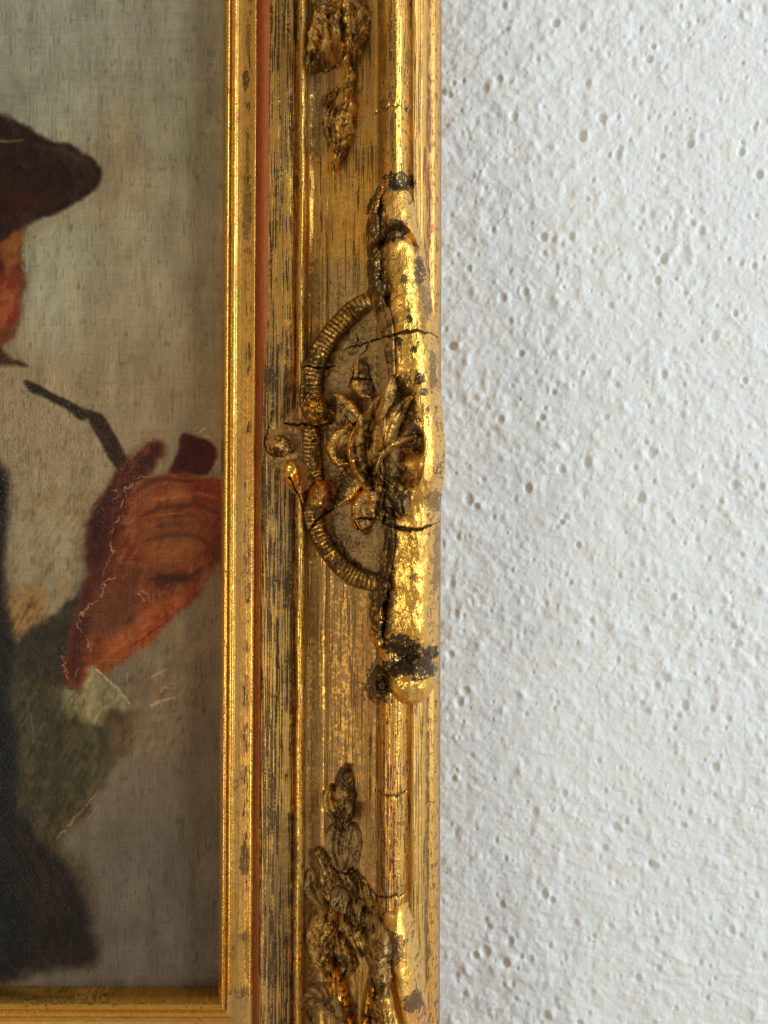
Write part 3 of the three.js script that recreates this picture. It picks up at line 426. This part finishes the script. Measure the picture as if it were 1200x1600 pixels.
// ------------------------------------------------------------------ the painting
const ZP = 8;                                   // mm from the wall
const PAINT = (() => {
  const poly = (pts) => { const c = new THREE.CatmullRomCurve3(pts.map((p) => new THREE.Vector3(p[0], p[1], 0)), true, 'centripetal').getPoints(pts.length * 5); return c.map((p) => [p.x, p.y]); };
  const sd = (P, x, y) => { let d = 1e9, s = 1; for (let i = 0, j = P.length - 1; i < P.length; j = i++) { const a = P[i], b = P[j], ex = b[0] - a[0], ey = b[1] - a[1], wx = x - a[0], wy = y - a[1], t = clamp((wx * ex + wy * ey) / (ex * ex + ey * ey || 1e-6)), bx = wx - ex * t, by = wy - ey * t; d = Math.min(d, bx * bx + by * by); const c1 = y >= a[1], c2 = y < b[1], c3 = ex * wy > ey * wx; if ((c1 && c2 && c3) || (!c1 && !c2 && !c3)) s = -s; } return s * Math.sqrt(d); };
  const L = [];                                 // [polygon, colour sRGB, second colour, soft edge, warp, box]
  const add = (pts, a, b, soft = 5, warp = 6, op = 1) => { soft *= 1.35; const P = poly(pts), box = P.reduce((q, p) => [Math.min(q[0], p[0] - 40), Math.min(q[1], p[1] - 40), Math.max(q[2], p[0] + 40), Math.max(q[3], p[1] + 40)], [1e9, 1e9, -1e9, -1e9]); L.push({ P, a, b, soft, warp, op, box }); };
  const G = 'grey';
  // pale and warm passages of the background
  add([[60, 330], [120, 360], [130, 430], [110, 560], [50, 540], [40, 430]], [172, 172, 156], [160, 158, 140], 40, 20, .8);
  add([[-20, 600], [110, 590], [180, 680], [160, 770], [60, 800], [-20, 760]], [166, 148, 121], [150, 133, 106], 40, 20, .75);
  add([[150, 200], [200, 170], [230, 260], [200, 330], [150, 340]], [146, 126, 98], [150, 132, 104], 30, 20, .6);
  add([[20, 780], [140, 770], [130, 860], [112, 930], [70, 980], [24, 940]], [164, 152, 126], [146, 134, 108], 14, 10, .9);
  add([[10, 930], [60, 920], [70, 960], [50, 1000], [20, 1010]], [166, 128, 82], [120, 90, 56], 10, 8, .9);
  add([[210, 1030], [300, 960], [345, 930], [345, 1050], [290, 1150], [230, 1190], [190, 1160]], [140, 120, 94], [116, 98, 78], 26, 16, .7);
  // head: face, ear, hat
  add([[-200, 330], [10, 330], [34, 400], [35, 470], [24, 518], [4, 540], [-60, 566], [-200, 580]], [112, 56, 35], [84, 40, 27], 7, 8);
  add([[-40, 420], [4, 424], [26, 446], [27, 480], [14, 510], [-20, 520]], [126, 46, 33], [150, 78, 50], 8, 5);
  add([[-60, 340], [10, 340], [34, 352], [24, 390], [4, 420], [-60, 420]], [62, 24, 18], [84, 34, 24], 6, 6);
  add([[8, 370], [34, 356], [36, 384], [20, 420], [10, 430], [4, 400]], [150, 92, 44], [120, 70, 34], 5, 5, .85);
  add([[-200, 120], [0, 178], [62, 210], [118, 232], [148, 254], [158, 276], [142, 303], [110, 324], [66, 342], [36, 352], [6, 372], [-200, 430]], [44, 30, 24], [34, 20, 16], 4, 5);
  add([[-80, 270], [20, 282], [60, 312], [40, 345], [-20, 352], [-80, 346]], [70, 30, 22], [52, 26, 20], 20, 14, .5);
  add([[-40, 216], [4, 219], [36, 219], [4, 222], [-40, 222]], [122, 118, 52], [90, 84, 44], 2, 3, .9);
  add([[-60, 548], [-6, 540], [6, 552], [16, 562], [34, 566], [40, 572], [16, 572], [0, 572], [-60, 590]], [70, 46, 30], [58, 38, 26], 4, 4);
  // coat, sleeve
  add([[-200, 700], [0, 720], [12, 800], [4, 900], [14, 960], [26, 1010], [40, 1100], [40, 1260], [-200, 1300]], [34, 29, 23], [22, 20, 17], 8, 7);
  add([[16, 1012], [70, 968], [128, 930], [140, 1000], [128, 1070], [100, 1100], [60, 1200], [36, 1180], [24, 1080]], [58, 50, 34], [46, 42, 28], 7, 9);
  add([[24, 1060], [90, 1070], [150, 1085], [208, 1116], [206, 1150], [176, 1206], [120, 1288], [84, 1330], [40, 1280], [20, 1160]], [80, 72, 50], [58, 54, 38], 10, 12);
  add([[176, 1120], [216, 1118], [214, 1150], [180, 1180]], [120, 84, 56], [96, 74, 50], 12, 8, .7);
  add([[-200, 1230], [40, 1270], [70, 1310], [106, 1350], [138, 1420], [152, 1478], [146, 1504], [90, 1516], [-200, 1526]], [38, 29, 23], [26, 20, 17], 12, 5);
  add([[-200, 1100], [10, 1120], [22, 1300], [20, 1520], [-200, 1540]], [22, 22, 19], [17, 17, 15], 12, 8);
  add([[60, 1290], [100, 1310], [140, 1380], [150, 1440], [130, 1400], [100, 1350]], [92, 74, 48], [70, 58, 42], 12, 10, .7);
  // pipe stem, hand and bowl
  add([[36, 594], [56, 600], [84, 614], [118, 632], [140, 644], [132, 656], [104, 640], [72, 622], [46, 612]], [52, 44, 33], [42, 34, 26], 2.6, 2);
  add([[136, 640], [158, 648], [176, 674], [200, 722], [190, 738], [178, 726], [160, 696], [142, 664]], [46, 33, 25], [58, 38, 29], 2.6, 2);
  add([[184, 742], [214, 706], [240, 686], [256, 692], [252, 716], [234, 744], [262, 738], [300, 742], [352, 752], [356, 800], [356, 850], [330, 900], [288, 950], [236, 1000], [190, 1034], [150, 1058], [116, 1080], [98, 1052], [104, 1000], [122, 940], [136, 890], [136, 840], [150, 790], [166, 764]], [120, 54, 28], [140, 78, 42], 4, 5);
  add([[186, 744], [214, 706], [240, 688], [254, 694], [240, 726], [206, 766], [194, 820], [176, 880], [160, 940], [130, 1000], [122, 1076], [98, 1052], [106, 990], [128, 920], [138, 840], [156, 780]], [76, 34, 25], [54, 26, 22], 10, 9, .95);
  add([[238, 760], [300, 752], [344, 770], [340, 800], [280, 800], [230, 810], [220, 780]], [164, 94, 54], [134, 66, 36], 16, 10, .8);
  add([[244, 828], [310, 816], [330, 846], [290, 880], [236, 886], [226, 850]], [152, 94, 52], [124, 66, 38], 18, 12, .8);
  add([[246, 810], [300, 806], [304, 814], [262, 822], [246, 818]], [58, 34, 24], [84, 44, 28], 9, 8, .75);
  add([[244, 900], [290, 898], [286, 912], [252, 916]], [56, 30, 22], [80, 42, 27], 11, 8, .8);
  add([[290, 756], [344, 756], [346, 800], [320, 790], [296, 774]], [128, 44, 30], [108, 40, 28], 14, 10, .7);
  add([[270, 930], [300, 920], [250, 980], [180, 1036], [140, 1062], [150, 1030], [210, 980]], [172, 92, 44], [148, 70, 34], 12, 9, .9);
  add([[150, 900], [200, 880], [230, 910], [220, 960], [170, 1000], [140, 990]], [98, 56, 36], [84, 44, 30], 22, 14, .7);
  add([[330, 800], [352, 790], [352, 860], [320, 910], [290, 940], [320, 870]], [92, 36, 24], [110, 50, 30], 14, 10, .7);
  add([[284, 676], [312, 684], [338, 702], [326, 738], [296, 740], [264, 738], [276, 706]], [74, 28, 22], [60, 24, 20], 3, 4);
  // cuff
  add([[144, 1042], [160, 1060], [186, 1086], [212, 1108], [196, 1112], [170, 1104], [156, 1130], [130, 1128], [112, 1104], [98, 1084], [120, 1084], [130, 1062]], [154, 144, 110], [122, 114, 86], 5, 7);
  add([[96, 1084], [108, 1090], [116, 1118], [108, 1122]], [120, 118, 88], [108, 104, 78], 4, 5, .8);
  const back = table([[-200, 152, 150, 136], [0, 150, 149, 136], [200, 148, 144, 126], [420, 152, 144, 122], [620, 152, 136, 110], [800, 138, 124, 104], [1000, 122, 108, 90], [1200, 110, 99, 86], [1400, 103, 95, 86], [1560, 100, 94, 88], [1700, 100, 94, 88]]);
  // short pale impasto strokes: [x0, y0, x1, y1, half width, colour]
  const ST = [[302, 672, 312, 664, 1.5, [196, 172, 110]], [312, 676, 322, 666, 1.6, [206, 182, 118]], [322, 680, 332, 674, 1.4, [170, 146, 92]], [318, 684, 330, 684, 1.2, [190, 160, 100]], [236, 1102, 272, 1090, 3, [170, 146, 112]], [250, 1080, 272, 1064, 2.6, [168, 142, 104]], [236, 1060, 262, 1044, 2, [150, 124, 94]], [198, 1050, 200, 1086, 1.6, [150, 142, 120]], [150, 1046, 204, 1100, 2, [188, 184, 150]], [240, 782, 300, 776, 1.4, [186, 112, 66]], [246, 806, 290, 802, 1.4, [176, 102, 60]], [216, 928, 226, 944, 1.3, [190, 140, 110]], [224, 924, 234, 940, 1.2, [180, 130, 100]], [206, 1000, 276, 952, 2, [150, 56, 24]], [204, 1012, 270, 964, 1.6, [128, 40, 20]], [44, 1100, 52, 1160, 1.4, [96, 92, 74]], [100, 1300, 150, 1240, 1.6, [150, 118, 76]], [88, 1310, 120, 1272, 1.4, [140, 110, 72]], [130, 1290, 160, 1250, 1.3, [138, 112, 78]]].map((s) => ({ p: [[s[0], s[1], s[4], 0], [(s[0] + s[2]) / 2 + 2, (s[1] + s[3]) / 2 - 2, s[4] * 1.2, 5], [s[2], s[3], s[4] * .6, 10]], c: s[5] }));
  // craquelure on the hand
  const CR = [[[206, 752, .9], [196, 768, 1.3], [192, 790, 1.6], [188, 806, 1.2], [178, 826, 1.4], [174, 846, 1.8], [176, 862, 1.2]], [[192, 770, .8], [180, 766, 1], [172, 762, .8]], [[188, 816, .7], [200, 818, .9], [208, 816, .6]], [[180, 780, 1], [200, 762, 1.2], [230, 742, .9]], [[160, 920, 1.4], [152, 938, 1.2], [132, 952, 1.6], [124, 966, 1.2], [126, 990, .9]], [[98, 1010, .9], [100, 1040, 1.4], [110, 1058, 1.0]], [[138, 1000, .8], [140, 1020, 1.2], [136, 1032, .8]], [[160, 920, .8], [176, 900, 1], [188, 904, .8], [200, 900, .6]], [[118, 1060, .7], [122, 1044, 1], [132, 1036, .7]], [[176, 862, .7], [168, 880, .9], [162, 896, .9]]].map((p) => { const c = catmull(p, 4); return c; });
  // soft drawn lines: folds between the fingers, edge of the thumb, lights on the knuckles, halo round head and pipe
  const SH = [[[[214, 770, 5], [236, 752, 7], [262, 748, 6], [300, 752, 3]], [70, 32, 22], .7], [[[222, 806, 4], [256, 792, 7], [300, 790, 6], [340, 802, 4]], [72, 34, 22], .65], [[[226, 786, 4], [262, 774, 7], [306, 772, 6], [338, 780, 3]], [178, 108, 64], .6], [[[232, 820, 4], [262, 812, 6], [304, 812, 5]], [170, 100, 58], .5], [[[230, 846, 4], [262, 834, 7], [306, 838, 6], [334, 856, 4]], [70, 34, 22], .6], [[[238, 866, 6], [270, 858, 9], [304, 864, 7]], [158, 96, 54], .5], [[[236, 904, 4], [262, 900, 8], [290, 904, 6], [316, 890, 4]], [60, 30, 20], .75], [[[250, 936, 6], [230, 960, 10], [196, 996, 10], [160, 1034, 6]], [176, 96, 48], .5], [[[204, 716, 4], [190, 746, 7], [180, 790, 8], [172, 840, 8], [160, 900, 8], [136, 960, 7]], [104, 46, 30], .45],
    [[[248, 694, 4], [240, 716, 6], [222, 740, 6], [208, 760, 4]], [60, 28, 22], .7], [[[232, 700, 4], [216, 720, 6], [200, 742, 4]], [128, 60, 38], .6],
    [[[40, 224, 4], [90, 236, 7], [134, 254, 7], [148, 272, 4]], [66, 48, 38], .5], [[[0, 300, 10], [50, 316, 14], [90, 318, 10]], [70, 38, 26], .5], [[[40, 372, 8], [66, 352, 9], [110, 334, 7], [146, 308, 5]], [150, 132, 98], .55], [[[70, 202, 6], [126, 226, 8], [166, 256, 8], [166, 290, 6]], [146, 130, 104], .5], [[[206, 716, 6], [222, 690, 8], [244, 676, 7], [264, 680, 5]], [146, 122, 84], .6], [[[150, 1044, 2], [170, 1064, 4], [200, 1098, 3]], [176, 170, 134], .6], [[[120, 1100, 4], [136, 1130, 7], [150, 1170, 8], [140, 1220, 6]], [98, 92, 66], .5], [[[84, 1110, 6], [90, 1170, 10], [80, 1240, 8]], [50, 48, 34], .5], [[[158, 1110, 6], [176, 1150, 9], [160, 1200, 8], [120, 1270, 5]], [104, 90, 60], .45]].map(([p, c, o]) => ({ p: catmull(p, 5), c, o, b: p.reduce((q, t) => [Math.min(q[0], t[0] - 18), Math.min(q[1], t[1] - 18), Math.max(q[2], t[0] + 18), Math.max(q[3], t[1] + 18)], [1e9, 1e9, -1e9, -1e9]) }));
  return { L, sd, back, ST, CR, SH };
})();
const CU0 = -330, CU1 = U0 + 12, CV0 = -300, CV1 = VC + 14;
const paintTex = (() => {
  const w = 768, h = 2048, C = new Uint8Array(w * h * 4), M = new Uint8Array(w * h * 4), B = new Uint8Array(w * h * 4);
  for (let j = 0; j < h; j++) for (let i = 0; i < w; i++) {
    const u = CU0 + (i + .5) / w * (CU1 - CU0), v = CV1 - (j + .5) / h * (CV1 - CV0), o = (j * w + i) * 4, [X, Y] = project(u, v, ZP);
    const n1 = fbm(u * .02, v * .02, 3), n2 = fbm(u * .09, v * .09 + 40, 3), n3 = noise(u * .7, v * .7), wv = noise(u * .45, v * .03), wh = noise(u * .03 + 70, v * .45), sx = fbm(u * .05, v * .012 + 7, 2);
    let c = PAINT.back(Y).slice(1);
    const left = sst(240, 60, X) * sst(560, 300, Y) * 10; c = [c[0] - left * .4, c[1] + left * .1, c[2] + left * .5];
    const k = .93 * (1 + (n1 - .5) * .16 + (n2 - .5) * .13 + (sx - .5) * .18 + (wv - .5) * .055 + (wh - .5) * .05 + (n3 - .5) * .07);
    let imp = 0, inside = 0;
    for (const q of PAINT.L) {
      if (X < q.box[0] || X > q.box[2] || Y < q.box[1] || Y > q.box[3]) continue;
      const d = PAINT.sd(q.P, X + (n1 - .5) * q.warp * 2.4 + (n2 - .5) * q.warp * .9, Y + (fbm(u * .05 + 90, v * .05, 2) - .5) * q.warp * 2) + (n3 - .5) * q.soft * .25, m = q.op * sst(q.soft, -q.soft, d);
      if (m > 0) { if (q.op > .85) inside = Math.max(inside, m); const t = clamp((n2 - .5) * 3 + (n1 - .5) * 2.2 + (noise((u + v * .55) * .22, (v - u * .5) * .035) - .5) * 1.4 + .5); for (let e = 0; e < 3; e++) c[e] = mix(c[e], mix(q.a[e], q.b[e], t), m); imp = mix(imp, .5, m * .5); }
    }
    for (const s of PAINT.ST) { const a = s.p[0], b = s.p[2]; if (X < Math.min(a[0], b[0]) - 8 || X > Math.max(a[0], b[0]) + 8 || Y < Math.min(a[1], b[1]) - 8 || Y > Math.max(a[1], b[1]) + 8) continue; const d = stroke(s.p, X + (n2 - .5) * 7, Y + (n3 - .5) * 3)[0], m = sst(1.3, .5, d) * sst(.3, .55, wh * .4 + n2 * .6 + .08) * .85; for (let e = 0; e < 3; e++) c[e] = mix(c[e], s.c[e], m); imp += m * .5; }
    for (const q of PAINT.SH) { const a = q.b; if (X < a[0] || X > a[2] || Y < a[1] || Y > a[3]) continue; const d = stroke(q.p, X + (n2 - .5) * 6, Y + (n1 - .5) * 8)[0], m = q.o * .82 * sst(1.3, 0, d); for (let e = 0; e < 3; e++) c[e] = mix(c[e], q.c[e], m); }
    // scumbles and glazes dragged over everything by the brush
    const g1 = sst(.50, .68, fbm(u * .03 + 400, v * .022, 3) * .7 + noise((u + v * .6) * .16, (v - u * .6) * .03 + 50) * .3), g2 = sst(.52, .70, fbm(u * .026 + 500, v * .03, 3) * .65 + noise((u * .8 - v * .5) * .18, (v * .8 + u * .5) * .035) * .35), g3 = sst(.55, .75, noise(u * .5, v * .05 + 77) * .5 + n2 * .5);
    for (let e = 0; e < 3; e++) { c[e] = mix(c[e], c[e] * [.86, .76, .60][e], g1 * (.12 + .4 * inside)); c[e] = mix(c[e], c[e] * .85 + [26, 25, 20][e], g2 * (.25 + .2 * inside)); c[e] *= 1 - .13 * g3; }
    if (X > 90 && Y > 690 && Y < 1090 && c[0] > 1.5 * c[2]) { const h = noise((u * .5 + v * .86) * .5, (v * .5 - u * .86) * .04 + 9) * .55 + noise(u * .035 + 3, v * .55) * .45, q = 1 + (h - .5) * .26; for (let e = 0; e < 3; e++) c[e] *= q; }
    let cr = 0; if (X > 90 && X < 240 && Y > 735 && Y < 1085) for (const p of PAINT.CR) { const d = stroke(p, X + (noise(X * .2, Y * .2) - .5) * 9, Y + (noise(X * .2 + 33, Y * .2) - .5) * 9)[0]; cr = Math.max(cr, sst(1.3, .7, d) * sst(.36, .52, n2 + .05)); }
    for (let e = 0; e < 3; e++) c[e] = mix(c[e], [186, 132, 92][e], cr * .75);
    const dab = sst(.78, .84, fbm(u * .11, v * .06 + 200, 2)) * .12;                        // old dark specks in the ground
    const spk = sst(.84, .88, fbm(u * .5 + 5, v * .3, 2)) * .16;
    for (let e = 0; e < 3; e++) C[o + e] = clamp(c[e] * [1.05, .985, .87][e] * k * (1 - dab) * (1 - spk), 0, 255); C[o + 3] = 255;
    M[o] = 255; M[o + 1] = 255 * clamp(.36 + .25 * (n2 - .5) + .2 * (n3 - .5)); M[o + 2] = 0; M[o + 3] = 255;
    const spark = sst(860, 740, Y) * sst(520, 640, Y) * sst(300, 150, X); M[o + 1] = 255 * clamp(M[o + 1] / 255 - .22 * spark);
    const weave = (Math.sin(u * 2.4 + n1 * 3) * .5 + Math.sin(v * 2.4 + n2 * 2) * .5) * .08;
    const b = clamp(.4 + weave + .22 * (n3 - .5) + .3 * (n2 - .5) + .12 * (wh - .5) + imp * .12 + cr * .3 + spark * (.5 * (n3 - .5) + 1.2 * (noise(u * .36, v * .36) - .5))); B[o] = B[o + 1] = B[o + 2] = 255 * b; B[o + 3] = 255;
  }
  return [dataTexture(w, h, (a) => a.set(C), 4, true), dataTexture(w, h, (a) => a.set(M)), dataTexture(w, h, (a) => a.set(B))];
})();
{
  const [map, mr, bump] = paintTex;
  const m = new THREE.MeshPhysicalMaterial({ map, roughnessMap: mr, roughness: 1, metalness: 0, bumpMap: bump, bumpScale: .00036, specularIntensity: .32, clearcoat: .10, clearcoatRoughness: .2 });
  const us = range(CU0, CU1, 6), vs = range(CV0, CV1, 6);
  const g = gridMesh(us, vs, (u, v) => ZP + .35 * (fbm(u * .006, v * .006, 2) - .5), (u, v) => [(u - CU0) / (CU1 - CU0), (CV1 - v) / (CV1 - CV0)]);
  mesh('oil_painting', g, m, scene, { label: 'old oil painting of a person in a dark hat, hand at a long pipe', category: 'painting' });
}

// ------------------------------------------------------------------ the plaster wall
{
  const a0 = 640, a1 = 1420, b0 = -240, b1 = 1840, st = 1.75, nu = Math.round((a1 - a0) / st), nv = Math.round((b1 - b0) / st);
  const H = new Float32Array((nu + 1) * (nv + 1)), at = (i, j) => j * (nu + 1) + i;
  for (let j = 0; j <= nv; j++) for (let i = 0; i <= nu; i++) {
    const u = a0 + i * st, v = b0 + j * st; const lump = fbm(u * .05 + 4, v * .05, 2), fine = fbm(u * .14, v * .14 + 60, 3);
    const calm = .45 + .9 * sst(.35, .65, fbm(u * .009 + 40, v * .009, 2));
    H[at(i, j)] = .9 * (fbm(u * .012, v * .012, 2) - .5) + calm * .75 * (lump - .5) + .36 * (fine - .5) + .22 * sst(.50, .75, fbm(u * .085 + 30, v * .085, 2));
  }
  const splat = (cx, cy, r, h, sy = 1, p = 1) => { const R = r * 2.6; for (let j = Math.max(0, Math.floor((cy - R - b0) / st)); j <= Math.min(nv, (cy + R - b0) / st); j++) for (let i = Math.max(0, Math.floor((cx - R - a0) / st)); i <= Math.min(nu, (cx + R - a0) / st); i++) { const x = (a0 + i * st - cx) / r, y = (b0 + j * st - cy) / (r * sy), q = x * x + y * y; H[at(i, j)] += h * (p > 1 ? Math.exp(-q * q) : Math.exp(-q)); } };
  seed = 99;
  for (let k = 0; k < 820; k++) {
    const x = a0 + rnd() * (a1 - a0), y = b0 + rnd() * (b1 - b0), big = rnd(), r = 2.0 + 4.2 * big * big * big + rnd() * 1.8, sy = .8 + rnd() * .6, d = .10 * r * (1 + rnd());
    splat(x, y, r, -d * .85, sy, big > .82 ? 2 : 1); splat(x + r * 1.3, y - r * .1 + (rnd() - .5) * r, r * .95, d * .55, sy);
  }
  for (let k = 0; k < 900; k++) { const r = 2.5 + rnd() * 5; splat(a0 + rnd() * (a1 - a0), b0 + rnd() * (b1 - b0), r, .07 * r * (.5 + rnd()), .8 + rnd() * .8); }
  const us = [-1400, -600, 200, 560, ...range(a0, a1, st), 1520, 1900, 2800], vs = [-1400, -700, -330, ...range(b0, b1, st), 1930, 2400, 3200];
  const w = 1024, h = 2048, C = new Uint8Array(w * h * 4), B = new Uint8Array(w * h * 4);
  for (let j = 0; j < h; j++) for (let i = 0; i < w; i++) {
    const u = a0 + (i + .5) / w * (a1 - a0), v = b1 - (j + .5) / h * (b1 - b0), o = (j * w + i) * 4, n = fbm(u * .03, v * .03, 3), f = noise(u * .6, v * .6), sp = noise(u * .16 + 9, v * .16) > .985 ? .4 * noise(u * .9, v * .9) : 0, ye = sst(.55, .8, fbm(u * .05 + 200, v * .05, 3)) * .05;
    const t = (.97 + .06 * (n - .5) + .05 * (f - .5)) * (1 - sp);
    C[o] = toS(.67 * t); C[o + 1] = toS(.655 * t * (1 - ye * .5 - sp * .2)); C[o + 2] = toS(.622 * t * (1 - ye * 1.6 - sp * .5)); C[o + 3] = 255;
    const b = .5 + .35 * (f - .5) + .5 * (fbm(u * .35, v * .35, 2) - .5) + .2 * (noise(u * 1.3, v * 1.3) - .5); B[o] = B[o + 1] = B[o + 2] = 255 * clamp(b); B[o + 3] = 255;
  }
  const m = new THREE.MeshStandardMaterial({ map: dataTexture(w, h, (a) => a.set(C), 4, true), bumpMap: dataTexture(w, h, (a) => a.set(B)), bumpScale: .00009, roughness: .82, metalness: 0 });
  const g = gridMesh(us, vs, (u, v) => { if (u < a0 || u > a1 || v < b0 || v > b1) return 0; return .84 * H[at(Math.round((u - a0) / st), Math.round((v - b0) / st))]; }, (u, v) => [(u - a0) / (a1 - a0), (b1 - v) / (b1 - b0)]);
  mesh('wall', g, m, scene, { kind: 'structure', label: 'rough white plaster wall full of small pits behind the gilded frame', category: 'wall' });
}

renderer.render(scene, camera);
